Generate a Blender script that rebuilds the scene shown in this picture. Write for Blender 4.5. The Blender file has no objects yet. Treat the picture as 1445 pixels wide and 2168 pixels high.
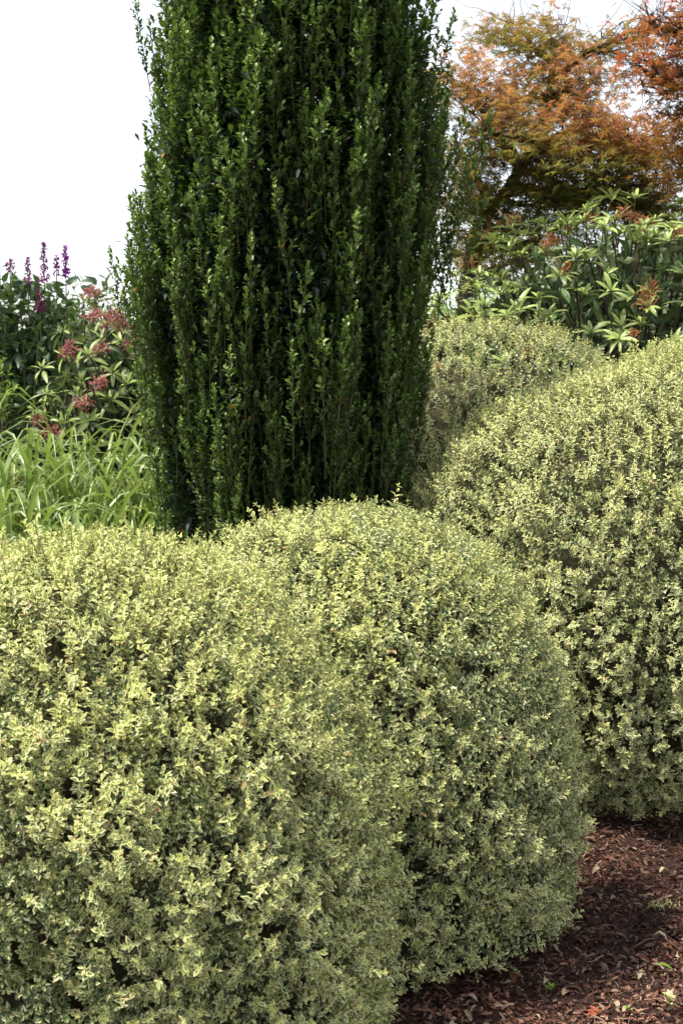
import bpy, math
import numpy as np
from mathutils import Matrix, Vector

R = math.radians
rng = np.random.default_rng(7)
scene = bpy.context.scene
C = scene.collection

# ------------------------------------------------------------ camera, sky, sun
FPX, CX, CY = 3148.0, 722.5, 1084.0          # focal length and centre in photo pixels
PITCH, CAMH = R(5.2), 1.55
cam_d = bpy.data.cameras.new('camera')
cam_d.sensor_fit = 'VERTICAL'; cam_d.sensor_height = 36.0
cam_d.lens = FPX / 2168.0 * 36.0
cam_d.clip_end = 1000
cam_d.dof.use_dof = True; cam_d.dof.focus_distance = 4.6; cam_d.dof.aperture_fstop = 9.0
cam = bpy.data.objects.new('camera', cam_d); C.objects.link(cam)
cam.location = (0, 0, CAMH); cam.rotation_euler = (R(90) - PITCH, 0, 0)
scene.camera = cam
scene.render.resolution_x, scene.render.resolution_y = 682, 1024

SUN_EL, SUN_AZ = R(65), R(-98)              # light comes from the upper left, over the photographer's shoulder
w = bpy.data.worlds.new("World"); scene.world = w; w.use_nodes = True
nt = w.node_tree; nt.nodes.clear()
sky = nt.nodes.new('ShaderNodeTexSky'); sky.sky_type = 'NISHITA'; sky.sun_disc = False
sky.sun_elevation = SUN_EL; sky.sun_rotation = SUN_AZ
bg1 = nt.nodes.new('ShaderNodeBackground'); bg1.inputs['Strength'].default_value = 0.05
bg2 = nt.nodes.new('ShaderNodeBackground'); bg2.inputs['Strength'].default_value = 0.535
bg2.inputs['Color'].default_value = (0.975, 0.985, 1.0, 1)   # bright even cloud layer
add = nt.nodes.new('ShaderNodeAddShader'); wo = nt.nodes.new('ShaderNodeOutputWorld')
nt.links.new(sky.outputs[0], bg1.inputs['Color'])
nt.links.new(bg1.outputs[0], add.inputs[0]); nt.links.new(bg2.outputs[0], add.inputs[1])
nt.links.new(add.outputs[0], wo.inputs['Surface'])
sd = bpy.data.lights.new('sun', 'SUN'); sd.energy = 4.8; sd.angle = R(9); sd.color = (1.0, 0.94, 0.81)
so = bpy.data.objects.new('sun', sd); C.objects.link(so)
sv = Vector((math.sin(SUN_AZ) * math.cos(SUN_EL), math.cos(SUN_AZ) * math.cos(SUN_EL), math.sin(SUN_EL)))
so.rotation_euler = sv.to_track_quat('Z', 'Y').to_euler()
so.location = (-3, -3, 6)
scene.view_settings.view_transform = 'Standard'
try: scene.view_settings.look = 'None'
except Exception: pass
scene.view_settings.exposure = 0.84; scene.view_settings.gamma = 1.0

# ------------------------------------------------------------ helpers
def P(px, py, d):
    """photo pixel + distance along Y -> world point"""
    u, v = (px - CX) / FPX, (CY - py) / FPX
    c, s = math.cos(PITCH), math.sin(PITCH)
    dy, dz = c + v * s, v * c - s
    return np.array([u * d / dy, d, CAMH + dz * d / dy])

def project(p):
    c, s = math.cos(PITCH), math.sin(PITCH)
    q = p - np.array([0, 0, CAMH])
    depth = q[:, 1] * c - q[:, 2] * s
    up = q[:, 1] * s + q[:, 2] * c
    return CX + q[:, 0] / depth * FPX, CY - up / depth * FPX, depth

def norm(a): return a / np.maximum(np.linalg.norm(a, axis=-1, keepdims=True), 1e-9)

_wr = np.random.default_rng(99)
_K = norm(_wr.normal(size=(24, 3))); _PH = _wr.uniform(0, 6.28, 24); _FR = _wr.uniform(0.6, 1.5, 24)
def lump(p, freq, off=0):
    """smooth pseudo noise, about -1..1"""
    ph = (p @ _K.T) * (freq * _FR) + _PH + off * 1.7
    return np.clip(np.sin(ph).sum(1) / 4.2, -1, 1)

def ground_h(x, y):
    t = np.clip((np.asarray(y, float) - 5.2) / 3.3, 0, 1)
    return 0.55 * t * t * (3 - 2 * t)

class T:                                       # a template: triangles with point attributes
    def __init__(s):
        s.v, s.f, s.rim, s.age, s.rnd, s.mat, s.n = [], [], [], [], [], [], 0
    def add(s, v, f, rim=0, age=0, rnd=0, mat=0):
        v = np.asarray(v, float); f = np.asarray(f, int)
        s.v.append(v); s.f.append(f + s.n); s.n += len(v)
        for lst, a in ((s.rim, rim), (s.age, age), (s.rnd, rnd)):
            lst.append(np.broadcast_to(np.asarray(a, float), (len(v),)).copy())
        s.mat.append(np.full(len(f), mat, int)); return s
    def done(s):
        for k in ('v', 'f', 'rim', 'age', 'rnd', 'mat'):
            setattr(s, k, np.concatenate(getattr(s, k)))
        return s

def make_mesh(name, v, f, rim, age, rnd, mat, mats, smooth=True):
    me = bpy.data.meshes.new(name)
    me.vertices.add(len(v)); me.vertices.foreach_set('co', np.ascontiguousarray(v, np.float32).ravel())
    me.loops.add(len(f) * 3); me.loops.foreach_set('vertex_index', np.ascontiguousarray(f, np.int32).ravel())
    me.polygons.add(len(f)); me.polygons.foreach_set('loop_start', np.arange(0, len(f) * 3, 3, dtype=np.int32))
    me.polygons.foreach_set('material_index', np.ascontiguousarray(mat, np.int32))
    me.polygons.foreach_set('use_smooth', np.full(len(f), smooth))
    for nm, a in (('rim', rim), ('age', age), ('rnd', rnd)):
        at = me.attributes.new(nm, 'FLOAT', 'POINT'); at.data.foreach_set('value', np.ascontiguousarray(a, np.float32))
    for m in mats: me.materials.append(m)
    me.update(calc_edges=True); me.validate()
    return me

def t_mesh(name, t, mats, smooth=True): return make_mesh(name, t.v, t.f, t.rim, t.age, t.rnd, t.mat, mats, smooth)

def frames(d, spin=None):
    d = norm(d); ref = np.where(np.abs(d[:, 2:3]) > 0.95, np.array([[1., 0, 0]]), np.array([[0, 0, 1.]]))
    x = norm(np.cross(ref, d)); y = np.cross(d, x)
    if spin is None: spin = rng.uniform(0, 2 * math.pi, len(d))
    c, s = np.cos(spin)[:, None], np.sin(spin)[:, None]
    x2, y2 = x * c + y * s, -x * s + y * c
    return np.stack([x2, y2, d], axis=2)       # columns

def scatter(temps, pos, rot, sc, which=None, dage=None):
    n = len(pos)
    if which is None: which = rng.integers(0, len(temps), n)
    if dage is None: dage = np.zeros(n)
    out = [[], [], [], [], [], []]; base = 0
    for k, t in enumerate(temps):
        idx = np.nonzero(which == k)[0]
        if not len(idx): continue
        V = np.einsum('nij,vj->nvi', rot[idx], t.v) * sc[idx][:, None, None] + pos[idx][:, None, :]
        m, nv = len(idx), len(t.v)
        F = t.f[None] + (np.arange(m) * nv)[:, None, None] + base
        out[0].append(V.reshape(-1, 3)); out[1].append(F.reshape(-1, 3))
        out[2].append(np.tile(t.rim, m)); out[3].append((t.age[None] + dage[idx][:, None]).ravel())
        out[4].append(((t.rnd[None] + rng.uniform(0, 1, m)[:, None]) % 1).ravel()); out[5].append(np.tile(t.mat, m))
        base += m * nv
    return [np.concatenate(a) for a in out]

def link(name, me, parent=None, kind=None):
    o = bpy.data.objects.new(name, me); C.objects.link(o)
    if parent: o.parent = parent
    if kind: o['kind'] = kind
    return o
def thing(name, label, cat, loc=(0, 0, 0), group=None):
    o = bpy.data.objects.new(name, None); C.objects.link(o); o.location = loc
    o.empty_display_size = 0.1
    o['label'] = label; o['category'] = cat
    if group: o['group'] = group
    return o
def world_child(o, root):                       # child built in world coordinates of a root that only has a location
    o.parent = root; o.matrix_parent_inverse = Matrix.Translation(-Vector(root.location))
    return o
def place(name, me, root, p, rot, s):
    o = bpy.data.objects.new(name, me); C.objects.link(o); o.parent = root
    M = Matrix(np.asarray(rot).tolist()).to_4x4()
    o.matrix_local = Matrix.Translation(Vector([float(c) for c in p]) - Vector(root.location)) @ M @ Matrix.Scale(float(s), 4)
    return o

def tube(pts, radii, sides=5):
    pts = np.asarray(pts, float); n = len(pts); radii = np.broadcast_to(radii, (n,))
    tan = norm(np.gradient(pts, axis=0)); fr = frames(tan, np.zeros(n))
    a = np.arange(sides) / sides * 2 * math.pi
    ring = np.stack([np.cos(a), np.sin(a)], 1)
    v = pts[:, None] + radii[:, None, None] * (ring[None, :, :1] * fr[:, None, :, 0] + ring[None, :, 1:] * fr[:, None, :, 1])
    f = []
    for i in range(n - 1):
        for j in range(sides):
            a0, b0 = i * sides + j, i * sides + (j + 1) % sides
            f += [(a0, b0, b0 + sides), (a0, b0 + sides, a0 + sides)]
    return v.reshape(-1, 3), f

def bez(a, b, n=8, sag=0.1, wob=0.03, up=0.0):
    a, b = np.asarray(a, float), np.asarray(b, float); t = np.linspace(0, 1, n)[:, None]
    L = np.linalg.norm(b - a)
    mid = (a + b) / 2 + rng.normal(size=3) * L * sag + np.array([0, 0, up * L])
    p = (1 - t) ** 2 * a + 2 * t * (1 - t) * mid + t * t * b
    p[1:-1] += rng.normal(size=(n - 2, 3)) * L * wob
    return p

def leaf7(L, W, fold=0.12, curl=0.25, ob=0.0):
    y = np.array([0, .22 + ob * .5, .62 + ob, 1.0, .62 + ob, .22 + ob * .5, .5]) * L
    x = np.array([0, -.40, -.46, 0, .46, .40, 0]) * W
    z = np.array([0, fold, fold, 0, fold, fold, 0]) * W - curl * L * (y / L) ** 2
    v = np.stack([x, y, z], 1)
    f = [(6, 1, 0), (6, 2, 1), (6, 3, 2), (6, 4, 3), (6, 5, 4), (6, 0, 5)]
    return v, f, np.array([1, 1, 1, 1, 1, 1, 0.])

def put_leaf(t, base, phi, ang, lf, age, rnd, mat=0, roll=0.0):
    v, f, rim = lf
    d = np.array([math.sin(ang) * math.cos(phi), math.sin(ang) * math.sin(phi), math.cos(ang)])
    n = np.array([-math.cos(ang) * math.cos(phi), -math.cos(ang) * math.sin(phi), math.sin(ang)])
    x = np.cross(d, n)
    if roll: x, n = x * math.cos(roll) + n * math.sin(roll), -x * math.sin(roll) + n * math.cos(roll)
    t.add(v @ np.stack([x, d, n]) + base, f, rim, age, rnd, mat)

def blade(ts, widths, path, fold=0.1, twist=0.0):
    """strip leaf with midrib: one base and one tip point, rows of three between"""
    def C0(t):
        y, z = path(t); return np.array([0, y, z])
    v = [C0(0)]; rim = [1]
    for t, wd in zip(ts, widths):
        c = C0(t); tg = C0(min(1, t + .02)) - C0(max(0, t - .02)); tg /= np.linalg.norm(tg)
        nrm = np.array([0, -tg[2], tg[1]]); sx = np.array([1., 0, 0])
        a = twist * t; sx, nrm = sx * math.cos(a) + nrm * math.sin(a), nrm * math.cos(a) - sx * math.sin(a)
        v += [c - sx * wd / 2 + nrm * fold * wd, c, c + sx * wd / 2 + nrm * fold * wd]; rim += [1, 0, 1]
    v.append(C0(1)); rim.append(1); n = len(ts); f = [(0, 2, 1), (0, 3, 2)]
    for i in range(n - 1):
        a = 1 + 3 * i; b = a + 3
        f += [(a, a + 1, b + 1), (a, b + 1, b), (a + 1, a + 2, b + 2), (a + 1, b + 2, b + 1)]
    a = 1 + 3 * (n - 1); f += [(a, a + 1, a + 3), (a + 1, a + 2, a + 3)]
    return np.array(v), f, np.array(rim, float)

# ------------------------------------------------------------ materials
def ramp(nt, stops, x, y):
    r = nt.nodes.new('ShaderNodeValToRGB'); r.location = (x, y); e = r.color_ramp.elements
    while len(e) < len(stops): e.new(0.5)
    for k, (p, c) in enumerate(stops): e[k].position = p; e[k].color = (*c, 1)
    return r
def attr(nt, nm):
    a = nt.nodes.new('ShaderNodeAttribute'); a.attribute_name = nm; return a.outputs['Fac']
def math_n(nt, op, a, b=None, clamp=False):
    m = nt.nodes.new('ShaderNodeMath'); m.operation = op; m.use_clamp = clamp
    for i, q in enumerate((a, b)):
        if q is None: continue
        if isinstance(q, (int, float)): m.inputs[i].default_value = q
        else: nt.links.new(q, m.inputs[i])
    return m.outputs[0]
def mixc(nt, fac, a, b, mode='MIX'):
    m = nt.nodes.new('ShaderNodeMix'); m.data_type = 'RGBA'; m.blend_type = mode
    for s_, q in ((m.inputs[0], fac), (m.inputs[6], a), (m.inputs[7], b)):
        if isinstance(q, (int, float)): s_.default_value = q
        elif isinstance(q, tuple): s_.default_value = (*q, 1)
        else: nt.links.new(q, s_)
    return m.outputs[2]

def leaf_material(name, old, young, rim_old=None, rim_young=None, rim_at=0.75, rough=0.45, spec=0.4, trans=0.3,
                  var=0.35, midrib=None, blotch=None, trans_col=None, back=None):
    m = bpy.data.materials.new(name); m.use_nodes = True; nt = m.node_tree
    nt.nodes.clear(); out = nt.nodes.new('ShaderNodeOutputMaterial')
    age = math_n(nt, 'ADD', attr(nt, 'age'), 0.0, True); rnd = attr(nt, 'rnd'); rim = attr(nt, 'rim')
    col = mixc(nt, age, old, young)
    geo = nt.nodes.new('ShaderNodeNewGeometry')
    tc = nt.nodes.new('ShaderNodeTexCoord')
    nz = nt.nodes.new('ShaderNodeTexNoise'); nz.inputs['Scale'].default_value = 160; nt.links.new(geo.outputs['Position'], nz.inputs['Vector'])
    if rim_old:
        rc = mixc(nt, age, rim_old, rim_young)
        a = math_n(nt, 'ADD', rim, math_n(nt, 'MULTIPLY', math_n(nt, 'SUBTRACT', nz.outputs['Fac'], 0.5), 0.22))
        a = math_n(nt, 'ADD', a, math_n(nt, 'MULTIPLY', math_n(nt, 'SUBTRACT', rnd, 0.5), 0.25))
        mr = nt.nodes.new('ShaderNodeMapRange'); mr.inputs['From Min'].default_value = rim_at - .05
        mr.inputs['From Max'].default_value = rim_at + .05; nt.links.new(a, mr.inputs['Value'])
        col = mixc(nt, mr.outputs[0], col, rc)
    if midrib:
        mr = nt.nodes.new('ShaderNodeMapRange'); mr.inputs['From Min'].default_value = 0.06
        mr.inputs['From Max'].default_value = 0.16; nt.links.new(rim, mr.inputs['Value'])
        col = mixc(nt, mr.outputs[0], midrib, col)
    if blotch:
        f = math_n(nt, 'MULTIPLY', math_n(nt, 'GREATER_THAN', rnd, blotch[1]), 0.85)
        col = mixc(nt, f, col, blotch[0])
    hs = nt.nodes.new('ShaderNodeHueSaturation')
    r2 = math_n(nt, 'FRACT', math_n(nt, 'MULTIPLY', rnd, 7.13))
    nt.links.new(math_n(nt, 'ADD', 1 - var / 2, math_n(nt, 'MULTIPLY', r2, var)), hs.inputs['Value'])
    r3 = math_n(nt, 'FRACT', math_n(nt, 'MULTIPLY', rnd, 13.7))
    nt.links.new(math_n(nt, 'ADD', 0.488, math_n(nt, 'MULTIPLY', r3, 0.024)), hs.inputs['Hue'])
    nt.links.new(col, hs.inputs['Color']); col = hs.outputs[0]
    if back: col = mixc(nt, math_n(nt, 'MULTIPLY', geo.outputs['Backfacing'], 0.6), col, back)
    b = nt.nodes.new('ShaderNodeBsdfPrincipled'); nt.links.new(col, b.inputs['Base Color'])
    b.inputs['Roughness'].default_value = rough; b.inputs['Specular IOR Level'].default_value = spec
    bp = nt.nodes.new('ShaderNodeBump'); bp.inputs['Strength'].default_value = 0.25; bp.inputs['Distance'].default_value = 0.002
    nt.links.new(nz.outputs['Fac'], bp.inputs['Height']); nt.links.new(bp.outputs[0], b.inputs['Normal'])
    tr = nt.nodes.new('ShaderNodeBsdfTranslucent')
    nt.links.new(mixc(nt, 0.5, col, trans_col) if trans_col else col, tr.inputs['Color'])
    mx = nt.nodes.new('ShaderNodeMixShader'); mx.inputs[0].default_value = trans
    nt.links.new(b.outputs[0], mx.inputs[1]); nt.links.new(tr.outputs[0], mx.inputs[2])
    nt.links.new(mx.outputs[0], out.inputs['Surface'])
    return m

def simple_mat(name, stops, scale=30, rough=0.85, bump=0.4, stretch=(1, 1, 1), rnd=False, spec=0.2):
    m = bpy.data.materials.new(name); m.use_nodes = True; nt = m.node_tree
    b = nt.nodes['Principled BSDF']; b.inputs['Roughness'].default_value = rough; b.inputs['Specular IOR Level'].default_value = spec
    tc = nt.nodes.new('ShaderNodeTexCoord'); mp = nt.nodes.new('ShaderNodeMapping'); mp.inputs['Scale'].default_value = stretch
    nt.links.new(tc.outputs['Object'], mp.inputs['Vector'])
    nz = nt.nodes.new('ShaderNodeTexNoise'); nz.inputs['Scale'].default_value = scale; nz.inputs['Detail'].default_value = 6
    nt.links.new(mp.outputs[0], nz.inputs['Vector'])
    r = ramp(nt, stops, 0, 0)
    if rnd:
        nt.links.new(math_n(nt, 'ADD', attr(nt, 'rnd'), math_n(nt, 'MULTIPLY', math_n(nt, 'SUBTRACT', nz.outputs['Fac'], .5), .25)), r.inputs[0])
    else: nt.links.new(nz.outputs['Fac'], r.inputs[0])
    col = r.outputs[0]
    if rnd:                                             # damp dark patches and dry pale ones
        n2 = nt.nodes.new('ShaderNodeTexNoise'); n2.inputs['Scale'].default_value = 3.2; n2.inputs['Detail'].default_value = 3
        nt.links.new(tc.outputs['Object'], n2.inputs['Vector'])
        r2 = ramp(nt, [(.36, (.42, .36, .36)), (.55, (1, 1, 1)), (.68, (1.45, 1.35, 1.3))], 0, 0); nt.links.new(n2.outputs['Fac'], r2.inputs[0])
        col = mixc(nt, 1.0, col, r2.outputs[0], 'MULTIPLY')
    nt.links.new(col, b.inputs['Base Color'])
    bp = nt.nodes.new('ShaderNodeBump'); bp.inputs['Strength'].default_value = bump; bp.inputs['Distance'].default_value = 0.01
    nt.links.new(nz.outputs['Fac'], bp.inputs['Height']); nt.links.new(bp.outputs[0], b.inputs['Normal'])
    return m

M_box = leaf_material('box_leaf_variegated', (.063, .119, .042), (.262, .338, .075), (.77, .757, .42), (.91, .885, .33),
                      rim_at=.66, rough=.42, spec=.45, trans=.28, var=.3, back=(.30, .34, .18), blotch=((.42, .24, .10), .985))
M_twig = simple_mat('twig_bark', [(.3, (.10, .075, .03)), (.7, (.24, .19, .08))], 60)
M_bark = simple_mat('bark', [(.3, (.025, .018, .013)), (.7, (.10, .075, .055))], 25, stretch=(1, 1, .25))
M_inner = simple_mat('inner_twig_shade', [(.35, (.03, .028, .015)), (.7, (.10, .085, .045))], 60)  # dark brown of the dome core, with the interior shade painted in
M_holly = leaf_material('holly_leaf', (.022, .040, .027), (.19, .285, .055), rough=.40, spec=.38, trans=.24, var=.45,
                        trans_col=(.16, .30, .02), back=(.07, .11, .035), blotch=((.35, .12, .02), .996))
M_hstem = simple_mat('holly_stem', [(.3, (.06, .075, .02)), (.7, (.14, .12, .05))], 50)
M_maple = leaf_material('maple_leaf', (.100, .150, .030), (.56, .155, .105), rough=.6, spec=.25, trans=.5, var=.55,
                        trans_col=(.50, .36, .07))
M_maple_red = leaf_material('maple_leaf_red', (.17, .10, .025), (.50, .115, .050), rough=.6, spec=.25, trans=.45, var=.55,
                        trans_col=(.60, .26, .06))
M_rhodo = leaf_material('rhododendron_leaf', (.050, .10, .035), (.34, .42, .10), rough=.40, spec=.35, trans=.16, var=.35,
                        midrib=(.24, .30, .10), back=(.16, .19, .08))
M_spent = leaf_material('spent_flower', (.20, .085, .04), (.44, .19, .08), rough=.8, spec=.1, trans=.3, var=.5)
M_pink = leaf_material('pink_flower', (.44, .22, .13), (.46, .15, .21), rough=.7, spec=.1, trans=.35, var=.5)
M_purple = leaf_material('purple_floret', (.22, .06, .10), (.34, .05, .42), rough=.7, spec=.1, trans=.35, var=.5)
M_perennial = leaf_material('perennial_leaf', (.028, .060, .026), (.09, .16, .035), rough=.40, spec=.5, trans=.22, var=.4,
                        midrib=(.10, .16, .06), trans_col=(.12, .24, .02), back=(.07, .11, .05))
M_stem = simple_mat('green_stem', [(.3, (.05, .07, .02)), (.7, (.13, .09, .04))], 40)
M_lily = leaf_material('daylily_leaf', (.10, .175, .045), (.36, .42, .13), rough=.38, spec=.5, trans=.30, var=.4,
                       midrib=(.26, .38, .10), trans_col=(.35, .50, .06))
M_lightgreen = leaf_material('light_green_leaf', (.08, .17, .03), (.22, .36, .06), rough=.5, spec=.3, trans=.35, var=.4,
                             trans_col=(.30, .45, .05))
M_straw = leaf_material('straw_leaf', (.34, .24, .10), (.48, .42, .18), rough=.6, spec=.2, trans=.25, var=.3)
M_olive = leaf_material('olive_leaf', (.05, .075, .022), (.15, .19, .05), rough=.5, spec=.3, trans=.3, var=.5)
M_chip = simple_mat('mulch_chip', [(0, (.012, .006, .005)), (.28, (.055, .020, .014)), (.52, (.13, .050, .030)), (.72, (.20, .10, .065)),
                    (.90, (.20, .13, .09)), (1, (.30, .22, .15))], 120, rough=.7, rnd=True, spec=.3)
M_soil = simple_mat('mulch_soil', [(.3, (.012, .006, .005)), (.6, (.035, .015, .010)), (.8, (.06, .03, .02))], 35, rough=.9, bump=1.0)

# ------------------------------------------------------------ ground
def build_ground():
    xs = np.unique(np.concatenate([np.linspace(-80, -6, 18), np.linspace(-6, -.2, 40), np.linspace(-.2, 2.6, 120), np.linspace(2.6, 6, 24), np.linspace(6, 80, 18)]))
    ys = np.unique(np.concatenate([np.linspace(-30, 1.5, 12), np.linspace(1.5, 2.9, 12), np.linspace(2.9, 6.5, 130), np.linspace(6.5, 14, 40), np.linspace(14, 150, 18)]))
    X, Y = np.meshgrid(xs, ys); p = np.stack([X.ravel(), Y.ravel(), np.zeros(X.size)], 1)
    z = ground_h(p[:, 0], p[:, 1]) + .018 * lump(p, 5) + .010 * lump(p, 16) + .005 * lump(p, 45)
    p[:, 2] = z; nx, ny = len(xs), len(ys)
    i = (np.arange(ny - 1)[:, None] * nx + np.arange(nx - 1)[None]).ravel()
    f = np.concatenate([np.stack([i, i + 1, i + nx + 1], 1), np.stack([i, i + nx + 1, i + nx], 1)])
    n = len(p); me = make_mesh('ground', p, f, np.zeros(n), np.zeros(n), np.zeros(n), np.zeros(len(f)), [M_soil])
    link('ground', me, kind='structure')
build_ground()
def gz(p): return ground_h(p[:, 0], p[:, 1]) + .018 * lump(p, 5) + .010 * lump(p, 16) + .005 * lump(p, 45)

def chip_templates():
    out = []
    for k in range(10):
        t = T(); L = rng.uniform(.010, .030); W = L * rng.uniform(.14, .55); n = 3
        pts, side = [], []
        for i in range(n):
            u = i / (n - 1); wd = W * (0.35 + .65 * math.sin(math.pi * min(max(u, .12), .88))) * rng.uniform(.7, 1.2)
            zc = L * .18 * math.sin(math.pi * u) * rng.uniform(.3, 1.2)
            for sgn in (-1, 0, 1): pts.append([sgn * wd / 2 + rng.normal() * W * .06, (u - .5) * L, zc + (abs(sgn) * W * rng.uniform(-.1, .35))])
        f = []
        for i in range(n - 1):
            for j in range(2):
                a = i * 3 + j; f += [(a, a + 1, a + 4), (a, a + 4, a + 3)]
        t.add(pts, f, 0, 0, 0); out.append(t.done())
    for k in range(4):                                  # thin sticks
        t = T(); L = rng.uniform(.03, .07); v, f = tube(bez([0, -L / 2, .002], [0, L / 2, .004], 4, .08, .03), .0013, 3)
        t.add(v, f, 0, 0, 0); out.append(t.done())
    return out
def build_mulch():
    ct = chip_templates()
    n = 56000
    # denser near the camera
    y = 3.1 + 3.6 * rng.uniform(0, 1, n) ** 1.15
    x = rng.uniform(-.1, 1, n) * (y * .26 + .75) + .0
    p = np.stack([x, y, np.zeros(n)], 1)
    p[:, 2] = gz(p) + rng.uniform(-.002, .010, n)
    p = p[p[:, 0] > .05]
    for (cx_, cy_, rx_, ry_) in ((-.66, 3.42, .55, .45), (.06, 4.22, .42, .42), (1.22, 5.84, .75, .70)):
        k_ = ((p[:, 0] - cx_) / rx_) ** 2 + ((p[:, 1] - cy_) / ry_) ** 2 > 1; p = p[k_]
    n = len(p); ppx, ppy, _ = project(p); k_ = (ppx > 560) & (ppx < 1500 + 500 * rng.uniform(0, 1, n)) & (ppy < 2250 + 500 * rng.uniform(0, 1, n)); p = p[k_]; n = len(p)
    tilt = np.stack([rng.normal(0, .42, n), rng.normal(0, .42, n), np.ones(n)], 1)
    which = np.where(rng.uniform(size=n) < .9, rng.integers(0, 10, n), rng.integers(10, 14, n))
    sc = rng.uniform(.5, 1.2, n) ** 1.2
    a = scatter(ct, p, frames(tilt), sc, which)
    link('bark_mulch', make_mesh('bark_mulch', *a, [M_chip], False), kind='stuff')
    # scattered wide elsewhere for the beds left and right
    n = 9000
    p = np.stack([rng.uniform(-2, 3.5, n), rng.uniform(1.8, 8, n), np.zeros(n)], 1); p[:, 2] = gz(p) + .004
    a = scatter(ct, p, frames(np.stack([rng.normal(0, .25, n), rng.normal(0, .25, n), np.ones(n)], 1)), rng.uniform(1.0, 1.9, n))
    link('bark_mulch', make_mesh('bark_mulch_sparse', *a, [M_chip], False), kind='stuff')
    return ct
CHIPS = build_mulch()

# ------------------------------------------------------------ variegated box
def box_sprigs():
    out = []
    for k in range(9):
        t = T(); L = rng.uniform(.055, .085); n = int(rng.integers(6, 8)); bend = rng.normal(0, .12, 2)
        def ax(u): return np.array([bend[0] * L * u * u, bend[1] * L * u * u, L * u])
        phi0 = rng.uniform(0, 6.28)
        for i in range(n):
            u = .12 + .83 * i / (n - 1)
            age = .05 + .75 * u ** 1.8
            size = (.0185 if i < n - 2 else .0150 if i < n - 1 else .011) * rng.uniform(.85, 1.15)
            ang = (1.15 - .55 * u)
            for sgn in (0, 1):
                phi = phi0 + i * math.pi / 2 + sgn * math.pi + rng.normal(0, .22)
                lf = leaf7(size, size * rng.uniform(.42, .54), fold=rng.uniform(.10, .28), curl=rng.uniform(.10, .50))
                put_leaf(t, ax(u), phi, ang + rng.normal(0, .18), lf, age + rng.normal(0, .06), rng.uniform(), 0, rng.normal(0, .3))
        lf = leaf7(.009, .004, .2, .1)
        put_leaf(t, ax(1), phi0, .25, lf, .95, rng.uniform()); 
        v, f = tube([ax(u) + (np.array([0, 0, -.03]) if u == 0 else 0) for u in (0, 1)], [.0014, .0006], 3)
        t.add(v, f, 0, 0, 0, 1); out.append(t.done())
    return out
SPRIGS = box_sprigs()
def cheap(ts):                                   # inner foliage: each leaf a folded pair of triangles
    out = []
    for t in ts:
        q = T(); n = len(t.v) // 7
        for i in range(n):
            if (i * 7 + 7) > len(t.v) or not (t.rim[i * 7 + 6] == 0 and t.rim[i * 7] == 1): break
            v = t.v[i * 7:i * 7 + 7]; q.add(v[[0, 2, 3, 4]], [(0, 2, 1), (0, 3, 2)], [.2, .85, .7, .85], t.age[i * 7], t.rnd[i * 7])
        out.append(q.done())
    return out
CHEAP = cheap(SPRIGS)
SPRIG_ME = [t_mesh('leafy_shoot', t, [M_box, M_twig]) for t in SPRIGS]

def sample_dome(c, r, e, n, zmin):
    """area-true samples on a superellipsoid, with normals"""
    P_, N_ = [], []; got = 0
    c, r = np.array(c), np.array(r)
    while got < n:
        d = norm(rng.normal(size=(n * 3, 3)))
        k = (np.abs(d / r) ** e).sum(1) ** (-1 / e); p = d * k[:, None]
        g = norm(np.sign(p) * np.abs(p / r) ** (e - 1) / r)
        wgt = k ** 2 / np.maximum((g * d).sum(1), .2); keep = rng.uniform(size=len(d)) < wgt / wgt.max()
        p, g = p[keep] + c, g[keep]
        ok = p[:, 2] > zmin(p); P_.append(p[ok]); N_.append(g[ok]); got += ok.sum()
    return np.concatenate(P_)[:n], np.concatenate(N_)[:n]

CAMP = np.array([0, 0, CAMH])
def pick300(p, nrm, mx=300, face=.15):
    px, py, dep = project(p); v = norm(CAMP - p); fc = (v * nrm).sum(1)
    ok = (px > 0) & (px < 1445) & (py > 0) & (py < 2168) & (fc > face)
    score = np.where(ok, -dep * (1 + .35 * rng.uniform(size=len(p))), -1e9)
    idx = np.argsort(-score)[:mx]
    return idx[score[idx] > -1e8]

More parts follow.
